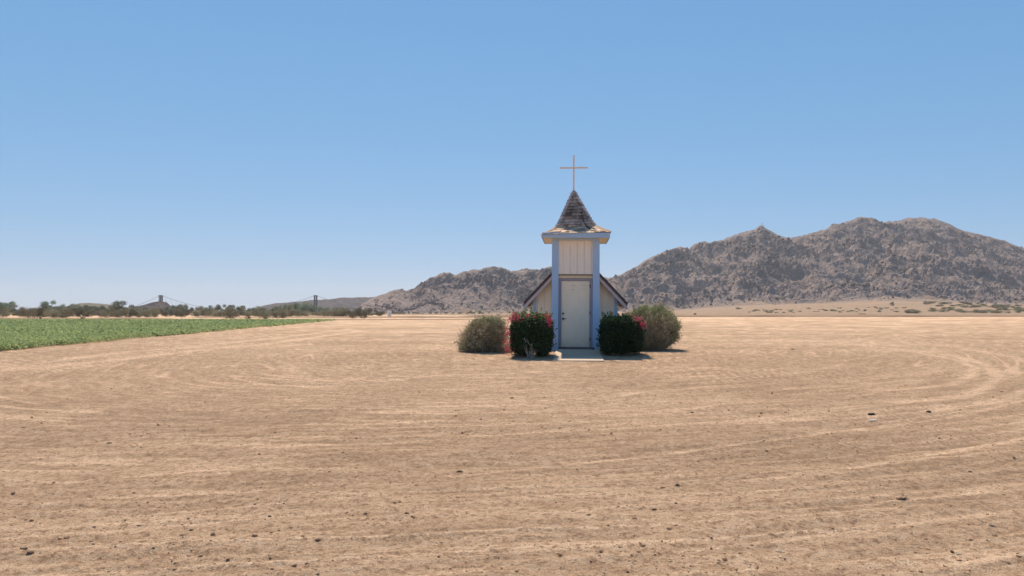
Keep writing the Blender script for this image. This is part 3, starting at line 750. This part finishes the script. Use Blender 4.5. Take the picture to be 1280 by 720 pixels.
def dry_shrub(cxp, cyp, rx, ry, h, seed, label, green_side, nleaf=30000, lean=0.0, under=.35, foot=(0, 0)):
    rng = np.random.RandomState(seed)
    root = empty('round_shrub', (cxp, cyp, zg(cxp, cyp)), 0, label, 'shrub')
    def shell(th, v, k=1, clip=True):
        """uneven dome: th round it, v up it"""
        bl = 1 + .22*perlin(np.cos(th)*1.5+seed, np.sin(th)*1.5+v*1.6, seed) + .16*perlin(th*2.4+seed, v*5, seed+3) + .07*perlin(th*7+seed, v*14, seed+5)
        pr = np.where(v > .32, np.sqrt(np.clip(1-np.abs((v-.32)/.70)**2.3, 0, 1)), 1-under*((.32-v)/.32)**1.6)
        q = pr*bl*k
        z = h*v*(1+.10*(bl-1)*3)*(.35+.65*np.clip(k, 0, 1.1))
        x = rx*q*np.cos(th) + lean*z; y = ry*q*np.sin(th)
        return np.stack([x, y, np.maximum(z, .012)], 1)
    n = 1900
    th = rng.uniform(0, 2*math.pi, n); v = rng.uniform(.03, 1.0, n)**.8
    T_ = shell(th, v, rng.uniform(.84, 1.07, n))
    A_ = np.stack([foot[0]+rng.normal(0, rx*.13, n), foot[1]+rng.normal(0, ry*.13, n), np.full(n, .0)], 1)
    cw = np.array([.50, .39, .27])*(1+rng.uniform(-.35, .3, (n, 1)))
    r0 = np.where(rng.rand(n) < .04, .014, .006)
    v1, f1, c1 = curved_sticks(A_, T_, r0, np.full(n, .002), rng, cw, 5, .09)
    m = 16000
    i = rng.randint(0, n, m); t = rng.uniform(.5, 1, m)[:, None]; St = A_[i]+(T_[i]-A_[i])*t
    out = St-np.array([0, 0, h*.30]); out /= np.linalg.norm(out, axis=1)[:, None]+1e-9
    En = St + (out+rng.normal(0, .7, (m, 3)))*rng.uniform(.04, .15, (m, 1)); En[:, 2] = np.maximum(En[:, 2], .015)
    cw2 = np.array([.52, .41, .28])*(1+rng.uniform(-.4, .4, (m, 1)))
    v2, f2, c2 = sticks(St, En, np.full(m, .0026), np.full(m, .0011), cw2)
    mesh_np('twigs', np.vstack([v1, v2]), np.vstack([f1, f2+len(v1)]), M_twig, root, np.vstack([c1, c2]))
    n = nleaf
    th = rng.uniform(0, 2*math.pi, n); v = rng.uniform(.02, 1.0, n)**.85
    k = 1.05-np.abs(rng.normal(0, .13, n))
    Pn = shell(th, v, k) + rng.normal(0, .018, (n, 3))
    clump = fbm(Pn[:, 0]*6, Pn[:, 1]*6+Pn[:, 2]*7, 3, seed)
    gs0 = green_side(Pn, h)
    keep = rng.rand(n) < (.03+.97*sstep(-.05, .22, clump))*(.45+.55*np.clip(gs0, 0, 1))
    # leaves along the outer side twigs break the outline
    j = rng.randint(0, m, n//3); ex = St[j]+(En[j]-St[j])*rng.uniform(.4, 1.05, (len(j), 1))
    Pn = np.vstack([Pn[keep], ex]); gs0 = green_side(Pn, h)
    out = Pn-np.array([0, 0, h*.3]); out /= np.linalg.norm(out, axis=1)[:, None]
    gs = np.clip(gs0[:, None]*rng.uniform(.35, 1.3, (len(Pn), 1)), 0, 1)
    green = np.array([.20, .26, .10]); dry = np.array([.46, .37, .235])
    col = (dry*(1-gs)+green*gs)*(1.08+rng.uniform(-.65, .6, (len(Pn), 1)))
    V, C = quads(Pn, out, rng.uniform(.013, .034, len(Pn)), rng, .45, col)
    mesh_np('foliage', V, qfaces(len(Pn)), M_dryleaf, root, C)
    return root
x1_, y1_ = at(601, 441)
dry_shrub(x1_-.10, y1_+.72, .64, .66, 1.01, 11, 'round dry grey-green shrub at the far left of the chapel planting',
          lambda P, h: np.clip(.15+.75*sstep(.65, 1.0, P[:, 2]/h)+.25*sstep(.5, 0, P[:, 2]/h)*(P[:, 0] < .1), 0, 1), 30000, lean=.33, under=.08)
x2_, y2_ = at(815, 438.5)
dry_shrub(x2_+.05, y2_+.80, .89, .85, 1.36, 12, 'large round shrub with green rim and bare twiggy middle, right of the dark shrub',
          lambda P, h: np.clip(.95*sstep(.60, .95, P[:, 2]/h)+.9*sstep(.45, .85, P[:, 0]/.9)+.05, 0, 1), 42000, lean=.03, under=.62, foot=(-.25, 0))

def flower_shrub(cxp, cyp, hx, hy, h, seed, label, flowers, gap=None, shade=1.0):
    rng = np.random.RandomState(seed)
    root = empty('flowering_shrub', (cxp, cyp, zg(cxp, cyp)), CR, label, 'shrub')
    def box_shell(n, kmin=.7):
        d = rng.normal(0, 1, (n, 3)); d /= np.linalg.norm(d, axis=1)[:, None]
        p = 6.0; s = 1/(np.sum(np.abs(d)**p, axis=1)**(1/p))
        P = d*s[:, None]*(1-np.abs(rng.normal(0, .12, n)).clip(0, 1-kmin))[:, None]
        bl = 1+.11*perlin(d[:, 0]*2.5+seed, d[:, 1]*2.5+d[:, 2]*2, seed)+.15*perlin(d[:, 0]*6, d[:, 2]*6+d[:, 1]*5, seed+2)+.07*perlin(d[:, 0]*14, d[:, 2]*14+d[:, 1]*9, seed+4)
        P = P*bl[:, None]*np.array([hx, hy, h*.48]) + [0, 0, h*.53]
        P[:, 2] = np.maximum(P[:, 2], .03)
        return P, d
    n = 26000
    P, d = box_shell(n, .55)
    keep = rng.rand(n) < (.7+.3*sstep(.03, .30, P[:, 2]/h))
    if gap is not None:
        keep &= ~((np.abs(P[:, 0]-gap[0]) < gap[1]*(1.2-P[:, 2]/gap[2])) & (P[:, 2] < gap[2]) & (rng.rand(n) < .93))
    P, d = P[keep], d[keep]
    # sprigs that break the outline
    sp, sd_ = box_shell(330, .95); ex = []
    for q, dd in zip(sp, sd_):
        if q[2] < .2*h: continue
        L2 = rng.uniform(.05, .2); dirn = dd+np.array([0, 0, .7]); dirn /= np.linalg.norm(dirn)
        k = rng.randint(7, 14); ex.append(q + dirn*np.linspace(0, L2, k)[:, None] + rng.normal(0, .012, (k, 3)))
    ex = np.vstack(ex); P = np.vstack([P, ex]); d = np.vstack([d, np.tile([[0, 0, 1.]], (len(ex), 1))])
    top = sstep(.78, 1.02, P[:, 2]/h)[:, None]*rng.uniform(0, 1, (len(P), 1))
    col = (np.array([.030, .058, .020])*(1-top)+np.array([.22, .27, .07])*top)*(1+rng.uniform(-.4, .5, (len(P), 1)))*shade  # sunlit tops painted into the leaf colour; shade darkens all leaves
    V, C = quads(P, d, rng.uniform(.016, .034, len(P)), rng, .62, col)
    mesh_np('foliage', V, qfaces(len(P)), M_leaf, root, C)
    m = 60; A_ = np.stack([rng.uniform(-hx*.55, hx*.55, m), rng.uniform(-hy*.5, hy*.5, m), np.zeros(m)-.02], 1)
    B_2 = A_*[1.5, 1.5, 0]+np.stack([rng.normal(0, .06, m), rng.normal(0, .06, m), rng.uniform(.5, .95, m)*h], 1)
    if gap is not None:      # pale bare canes seen through the gap
        A_[:22, 0] = gap[0]+rng.uniform(-.14, .14, 22); A_[:22, 1] = -hy*.75+rng.uniform(-.1, .15, 22); B_2[:22] = A_[:22]+np.stack([rng.normal(0, .16, 22), rng.normal(0, .1, 22), rng.uniform(.25, .5, 22)*h], 1)
    cw = np.array([.36, .31, .26])*(1+rng.uniform(-.3, .3, (m, 1)))
    v, f, c = curved_sticks(A_, B_2, np.full(m, .014), np.full(m, .004), rng, cw, 5, .08)
    mesh_np('stems', v, f, M_twig, root, c)
    Pf, Cf = [], []
    for (fx, fz, sr, cnt, fy) in flowers:
        q = np.stack([rng.normal(fx, sr*1.2, cnt), rng.normal(fy, .12, cnt), rng.normal(fz, sr*.95, cnt)], 1)
        Pf.append(q); Cf.append(np.array([.70, .045, .13])*(1+rng.uniform(-.35, .25, (cnt, 1))) + rng.uniform(0, .05, (cnt, 1))*np.array([[0, 1, 1]]))
    Pf, Cf = np.vstack(Pf), np.vstack(Cf); Pf[:, 2] = np.maximum(Pf[:, 2], .05)
    V, C = quads(Pf, np.tile([[0, -.8, .6]], (len(Pf), 1)), rng.uniform(.010, .021, len(Pf)), rng, .8, Cf)
    mesh_np('blossoms', V, qfaces(len(Pf)), M_petal, root, C)
    return root
xa, ya = at(664, 447.5)
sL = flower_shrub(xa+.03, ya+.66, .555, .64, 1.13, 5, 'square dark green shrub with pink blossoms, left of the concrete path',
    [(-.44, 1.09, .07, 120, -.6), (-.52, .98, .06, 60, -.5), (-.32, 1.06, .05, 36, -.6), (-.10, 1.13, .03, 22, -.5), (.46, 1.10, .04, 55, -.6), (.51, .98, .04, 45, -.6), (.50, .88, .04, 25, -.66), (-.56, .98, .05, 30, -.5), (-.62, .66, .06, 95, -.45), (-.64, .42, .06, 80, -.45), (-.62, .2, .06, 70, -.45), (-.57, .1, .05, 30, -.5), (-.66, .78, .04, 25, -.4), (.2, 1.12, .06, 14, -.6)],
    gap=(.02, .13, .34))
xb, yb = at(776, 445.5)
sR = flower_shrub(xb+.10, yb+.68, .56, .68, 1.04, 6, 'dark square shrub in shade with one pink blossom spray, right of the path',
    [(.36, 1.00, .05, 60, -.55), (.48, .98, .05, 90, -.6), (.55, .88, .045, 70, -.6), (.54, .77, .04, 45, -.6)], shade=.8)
# dry weeds between the round shrub and the flowering shrub
rng = np.random.RandomState(8)
xw, yw = at(632, 440)
wr = empty('dry_weed', (xw, yw+.35, 0), 0, 'thin straw coloured weeds between the left round shrub and pink blossoms', 'weeds')
m = 260; A_ = np.stack([rng.normal(0, .13, m), rng.normal(0, .2, m), np.zeros(m)], 1); B_2 = A_+np.stack([rng.normal(-.02, .13, m), rng.normal(0, .1, m), np.abs(rng.normal(.22, .2, m)).clip(.05, .95)], 1)
v, f, c = curved_sticks(A_, B_2, np.full(m, .003), np.full(m, .001), rng, np.array([.46, .34, .17])*(1+rng.uniform(-.3, .3, (m, 1))), 3, .1)
mesh_np('stalks', v, f, M_twig, wr, c)
n = 900; i = rng.randint(0, m, n); Pn = A_[i]+(B_2[i]-A_[i])*rng.uniform(.2, 1, (n, 1))
V, C = quads(Pn, rng.normal(0, 1, (n, 3)), rng.uniform(.008, .018, n), rng, .5, np.array([.42, .33, .14])*(1+rng.uniform(-.4, .3, (n, 1))))
mesh_np('foliage', V, qfaces(n), M_dryleaf, wr, C)

# ------------------------------------------------------------------ crop field
rng = np.random.RandomState(17)
def crop(n, y0, y1, leaf, nl, rad_p, hgt):
    q = rng.rand(n); y = 1/(1/y0+(1/y1-1/y0)*q)        # density thins with distance, plants there are drawn larger
    edge = -15.3-(y-22)*.127+.35*fbm(y*.4, y*0, 3, 71); far = -.92*y-6
    x = edge-(edge-far)*rng.rand(n)
    P = np.stack([x, y], 1)
    ll = nl; pts = np.repeat(P, ll, 0)
    a = rng.uniform(0, 6.28, len(pts)); k = np.sqrt(rng.rand(len(pts)))*rad_p
    hh = hgt*(.9+.25*fbm(pts[:, 0]*.35, pts[:, 1]*.35, 3, 72))
    z = hh*(1-.75*(k/rad_p)**2)*rng.uniform(.45, 1.05, len(pts))
    Pt = np.stack([pts[:, 0]+k*np.cos(a), pts[:, 1]+k*np.sin(a), z+base_z(pts[:, 1])], 1)
    Nn = np.stack([np.cos(a)*.5*k/rad_p, np.sin(a)*.5*k/rad_p, np.ones(len(a))], 1)
    tone = 1+.25*fbm(pts[:, 0]*.12, pts[:, 1]*.12, 3, 75)[:, None]
    col = np.array([.34, .385, .165])*tone*(1+rng.uniform(-.4, .5, (len(pts), 1))) + rng.uniform(0, .02, (len(pts), 1))
    return quads(Pt, Nn*1.2, leaf*rng.uniform(.6, 1.25, len(pts)), rng, .8, col)
parts_ = [crop(15000, 17, 40, .040, 17, .19, .25), crop(18000, 36, 70, .066, 11, .32, .26), crop(20000, 62, 114, .12, 7, .45, .26)]
V = np.vstack([p[0] for p in parts_]); C = np.vstack([p[1] for p in parts_])
o = mesh_np('crop', V, qfaces(len(V)//4), M_crop, None, C); tag(o, kind='stuff')
# dark earth sheet under the leaves
ys = np.linspace(16, 101, 120); ed = -15.3-(ys-22)*.127-.25; fr = -.95*ys-8
k = np.linspace(0, 1, 30); Xf = ed[:, None]*(1-k)+fr[:, None]*k; Yf = np.repeat(ys[:, None], 30, 1); Zf = .05+.02*fbm(Xf, Yf, 2, 5)+base_z(Yf); Zf[:, 0] -= .2; Zf[0] -= .2; Zf[-1] -= .2
o = mesh_np('field_soil', np.stack([Xf.ravel(), Yf.ravel(), Zf.ravel()], 1), grid_faces(120, 30)[:, ::-1][:, ::-1], mat_attr('dark_earth', .9, 0, 3, .02), None, np.tile([[.10, .085, .05]], (Xf.size, 1)))
tag(o, kind='structure')

# ------------------------------------------------------------------ distant trees and bushes
def far_plant(kind, seed):
    """variants: 'tree' open crown on a trunk, 'bush' low mound"""
    rng = np.random.RandomState(seed)
    root = empty('desert_tree' if kind == 'tree' else 'desert_bush')
    blobs = []
    if kind == 'tree':
        for i in range(11): blobs.append((rng.normal(0, .30), rng.normal(0, .30), rng.uniform(.38, .90), rng.uniform(.14, .27)))
        for i in range(4): blobs.append((rng.normal(0, .42), rng.normal(0, .42), rng.uniform(.2, .45), rng.uniform(.12, .22)))
    else:
        for i in range(9): blobs.append((rng.uniform(-.6, .6), rng.uniform(-.5, .5), rng.uniform(.2, .68), rng.uniform(.2, .36)))
    P, Nn, Cc = [], [], []
    for bx, by, bz, br in blobs:
        n = int(520*br/.2*(.7 if kind == 'tree' else .6)); d = rng.normal(0, 1, (n, 3)); d /= np.linalg.norm(d, axis=1)[:, None]
        rr_ = br*np.abs(rng.normal(.8, .22, n))[:, None]
        P.append(np.array([bx, by, bz])+d*rr_*[1.15, 1.15, .9]); Nn.append(d)
        Cc.append(np.array([.19, .21, .15] if kind == 'tree' else [.235, .205, .15])*rng.uniform(.75, 1.3)*(1+rng.uniform(-.35, .4, (n, 1))))
    P, Nn, Cc = map(np.vstack, (P, Nn, Cc)); Cc = Cc*rng.uniform(.72, 1.3)*np.array([rng.uniform(.9, 1.12), 1, rng.uniform(.85, 1.1)]); P[:, 2] = np.maximum(P[:, 2], .01)
    V, C = quads(P, Nn, rng.uniform(.016, .036, len(P)), rng, .6, Cc)
    mesh_np('crown' if kind == 'tree' else 'foliage', V, qfaces(len(P)), M_farleaf, root, C)
    t = MB(); c = (.11, .085, .065)
    if kind == 'tree':
        t.tube((0, 0, -.03), (.02, .01, .35), .03, .02, 6, c)
    for i in range(5 if kind == 'tree' else 7):
        b_ = blobs[i]; s0 = (.02, .01, .30) if kind == 'tree' else (b_[0]*.3, b_[1]*.3, -.02)
        t.tube(s0, (b_[0], b_[1], b_[2]), .014, .005, 5, c)
    t.build('trunk' if kind == 'tree' else 'stems', M_twig, root)
    return root
TREES = [far_plant('tree', 100+i) for i in range(5)]; BUSH = [far_plant('bush', 200+i) for i in range(5)]
used = set()
def place(proto, px, d, h, wd, label, cat, group, z=None, rngl=random.Random(1), obj_col=None):
    o = proto if proto.name not in used else copy_tree(proto)
    used.add(proto.name); used.add(o.name)
    x = (px-CX)/F*d
    o.location = (x, d, 0 if z is None else z); o.rotation_euler = (0, 0, rngl.uniform(0, 6.28)); o.scale = (wd, wd, h)
    tag(o, label, cat, group); return o
rg = random.Random(4)
def zone(px):
    for a, s in ((66, 'left of the low brown hill, at the left edge'), (112, 'in front of the left half of the low brown hill'), (152, 'in front of the right half of the low brown hill'),
                 (192, 'below the dark rocky knoll, left of the left bridge tower'), (222, 'just beside the left bridge tower'), (270, 'under the falling left bridge cable'),
                 (335, 'midway between the two bridge towers'), (385, 'left of the right bridge tower'), (425, 'just right of the right bridge tower')):
        if px < a: return s
    return 'between the right bridge tower and the white cabinet'
TOPS = [(-6,384),(4,383.5),(9,381),(16,385.5),(27,389),(39,386.5),(48,388.5),(61,382),(71,387.5),(80,384),(90,381.5),(99,385),(110,386),(119,384.5),(130,387),(141,385.5),(150,382),(158,387),(170,387.5),(184,386),(196,387.5),(207,387),(217,384),(224,385),(231,384),(240,388),(253,386),(262,387.5),(273,384.5),(283,386),(291,384.5),(301,385.5),(313,388),(325,388),(334,389.5),(342,389),(351,386),(360,385.5),(369,383),(376,384.5),(383,383.5),(390,388),(399,388),(408,387),(419,388),(430,387.8),(447,388.4),(459,389.2)]
for i, (px, py) in enumerate(TOPS):
    d = rg.uniform(300, 380); h = (HY-py+2.9)/F*d+EYE
    pr = TREES[rg.randrange(5)]
    h *= rg.uniform(.85, 1.22); place(pr, px+rg.uniform(-1, 1), d, h*1.06, max(h*.95, 2.6)*rg.uniform(.9, 1.25), 'grey-green tree '+zone(px), 'tree', 'trees of the far tree line')
for i in range(78):
    px = -14+i*6.35+rg.uniform(-2.5, 2.5); d = rg.uniform(150, 290) if px < 455 else rg.uniform(260, 330); h = rg.uniform(1.2, 2.5)
    place(BUSH[rg.randrange(5)], px, d, h*1.25, rg.uniform(1.9, 3.4), 'low bush '+zone(px), 'bush', 'bushes below the far tree line')
for px, py, wpx, hpx, lab in [(51,400.2,3.5,2.4,'dark low bush standing alone on the far edge of the crop field'), (332,400,6,1.8,'dark flattened bush on the sand strip behind the crop field'),
      (310,400,7,1.4,'thin brown weeds on the sand strip, left of the flattened bush'), (105,399.5,7,1.3,'low brown bush on the sand behind the left of the crop field')]:
    d = 121; place(BUSH[rg.randrange(5)], px, d, hpx/F*d*1.5+.35, wpx/F*d*.6, lab, 'bush', None)
# plain at the mountain foot
from bisect import bisect
def mz(px, d):
    """terrain height on the mountain mesh at column px and depth d"""
    j = int(np.clip((px-428)/.8, 0, MX.shape[1]-1)); return float(np.interp(d, MY[:, j], MZ[:, j]))
FOOT = [(588,640,5.5,4.2,'dark round bush at the foot of the mountain, above the left round shrub'), (600,650,5,4.6,'tall dark bush at the mountain foot beside the darker round one'),
        (545,640,6,2.6,'small bush at the mountain foot, between white cabinet and left shrub'), (520,640,7,2.4,'low bush at the mountain foot, right of the white cabinet'),
        (655,600,9,4.0,'olive bush on the rise just left of the chapel roof'), (869,330,5.5,4.5,'dark rounded bush alone on the plain right of the large round shrub'),
        (924,560,10,2.2,'flat dark bush at the mountain foot, right of the lone bush'), (999,225,9,2.0,'flat dark bush lying behind the far dirt bank'),
        (1115,540,5,5.5,'upright olive bush on the tan rise below the main summit'), (1062,300,8,3.2,'low green bush leftmost in the row behind the dirt bank'),
        (1076,300,12,4.2,'tallest green bush in the row behind the dirt bank'), (1089,300,8,3.0,'green bush third in the row behind the dirt bank'), (1101,300,8,2.6,'dark green bush rightmost in the row behind the dirt bank')]
for px, d, wp, hp, lab in FOOT:
    place(BUSH[rg.randrange(5)], px, d, hp/F*d*1.15, wp/F*d*.62, lab, 'bush', None, z=mz(px, d)-.1)
for i in range(125):
    px = rg.uniform(1135, 1290) if i < 60 else rg.uniform(935, 1140); d = rg.uniform(400, 640) if i < 60 else rg.uniform(420, 520); k = rg.uniform(.7, 1.5)
    lab = ('pale desert bush in the thicket at the right end of the plain' if i < 60 else 'small brown bush scattered on the tan slope below the main summit')
    place(BUSH[rg.randrange(5)], px, d, (1.6 if i < 60 else .8)*k, (3.6 if i < 60 else 1.4)*k, lab, 'bush', 'thicket bushes at the right' if i < 60 else 'scattered bushes below the summit', z=mz(px, d)-.1)
for i in range(46):
    px = rg.uniform(462, 650); d = rg.uniform(560, 660); k = rg.uniform(.6, 1.4)
    place(BUSH[rg.randrange(5)], px, d, 1.5*k, 2.0*k, 'small bush scattered along the foot of the left part of the mountain', 'bush', 'scattered bushes at the left mountain foot', z=mz(px, d)-.1)

# ------------------------------------------------------------------ suspension bridge
BD = 900.0
def bx(px): return (px-CX)/F*BD
xl, xr = bx(201), bx(394.5); HT = (HY-369)/F*BD+EYE; BY0, BY1 = BD-1.6, BD+1.6
br = empty('suspension_bridge', ((xl+xr)/2, BD, 0), 0, 'old suspension bridge with two dark steel towers and long sagging cables, beyond the trees', 'bridge')
mx = (xl+xr)/2; cst = (.095, .10, .115)
for s, x in ((-1, xl), (1, xr)):
    b = MB()
    for dx in (-1.35, 1.35):
        for yy in (-1.6, 1.6): b.box(x-mx+dx-.42, x-mx+dx+.42, yy-.35, yy+.35, -.5, HT, cst)
    for z in (HT-.9, HT-6, HT-11, 6): b.box(x-mx-1.7, x-mx+1.7, -1.9, 1.9, z, z+.75, cst)
    nz = 4; zz = np.linspace(6, HT-.5, nz+1)
    for a, c in zip(zz[:-1], zz[1:]):
        for yy in (-1.6, 1.6):
            b.tube((x-mx-1.35, yy, a), (x-mx+1.35, yy, c), .13, n=4, c=cst); b.tube((x-mx+1.35, yy, a), (x-mx-1.35, yy, c), .13, n=4, c=cst)
    b.build('tower', M_steel, br)
b = MB(); b.box(xl-mx-40, xr-mx+60, -2.4, 2.4, 2.6, 3.5, (.33, .33, .33))
for k in range(40):
    xx = xl-mx-38+k*7.4; b.box(xx, xx+.25, -2.4, -2.2, 3.52, 4.4, (.33, .33, .33))
b.box(xl-mx-40, xr-mx+60, -2.4, -2.25, 4.41, 4.55, (.33, .33, .33))
b.build('deck', M_steel, br)
span = xr-xl; sag = HT-4.2
for yy in (-1.6, 1.6):
    b = MB(); n = 40; pts = []
    for i in range(n+1):
        t = i/n; pts.append((xl-mx+span*t, yy, HT-sag*4*t*(1-t)))
    for p, q in zip(pts[:-1], pts[1:]): b.tube(p, q, .085, n=5, c=cst)
    for xa_, xb_ in ((xl-mx, xl-mx-60), (xr-mx, xr-mx+75)):
        last = None
        for i in range(13):
            t = i/12; p = (xa_+(xb_-xa_)*t, yy, HT*(1-t)-3.0*4*t*(1-t)*.6)
            if last: b.tube(last, p, .085, n=5, c=cst)
            last = p
    cb = b.build('main_cable', M_steel, br)
    b = MB()
    for i in range(1, 30):
        t = i/30; zt = HT-sag*4*t*(1-t)
        if zt > 3.8: b.tube((xl-mx+span*t, yy, 3.4), (xl-mx+span*t, yy, zt), .04, n=4, c=cst)
    b.build('hangers', M_steel, cb)

# white cabinet beside the dirt road
d = 205.0; x = (487-CX)/F*d
cab = empty('utility_cabinet', (x, d, 0), 0, 'small white utility cabinet beside the dirt track, at the end of the tree line', 'cabinet')
b = MB(); b.box(-.47, .47, -.3, .3, .06, 1.68); b.build('body', M_white, cab, bevel=.03)
b = MB(); b.box(-.55, .55, -.38, .38, -.05, .058); b.build('base_slab', M_conc, cab)
b = MB(); b.box(-.52, .52, -.34, .34, 1.685, 1.76); b.build('lid', M_white, cab, bevel=.02)
b = MB(); b.box(-.02, .24, -.315, -.303, .85, 1.15); b.build('vent', M_sill, cab)

# tiny cross on the pointed summit
px = 954; d = float(np.interp(px, [780, 960, 1120], [1080, 1230, 1300]))
top = mz(px, d-4)
b = MB(); b.box(-.22, .22, -.22, .22, -4, 5.2, (.5, .5, .5)); b.box(-1.5, 1.5, -.2, .2, 3.4, 3.85, (.5, .5, .5))
o = b.build('summit_cross', M_steel, None); o.location = ((px-CX)/F*(d-4), d-4, top)
tag(o, 'tiny pale cross standing on the pointed summit of the mountain', 'cross')

# ------------------------------------------------------------------ air
b = MB(); b.box(-5600, 5600, -5600, 5600, -3, 186)
hm = bpy.data.materials.new('air'); hm.use_nodes = True; hN = hm.node_tree.nodes
hN.remove(hN['Principled BSDF']); pv = hN.new('ShaderNodeVolumePrincipled')
pv.inputs['Color'].default_value = (.96, .95, .97, 1); pv.inputs['Density'].default_value = .0001; pv.inputs['Anisotropy'].default_value = .2
hm.node_tree.links.new(pv.outputs[0], hN['Material Output'].inputs['Volume'])
o = b.build('haze', hm); tag(o, kind='stuff')
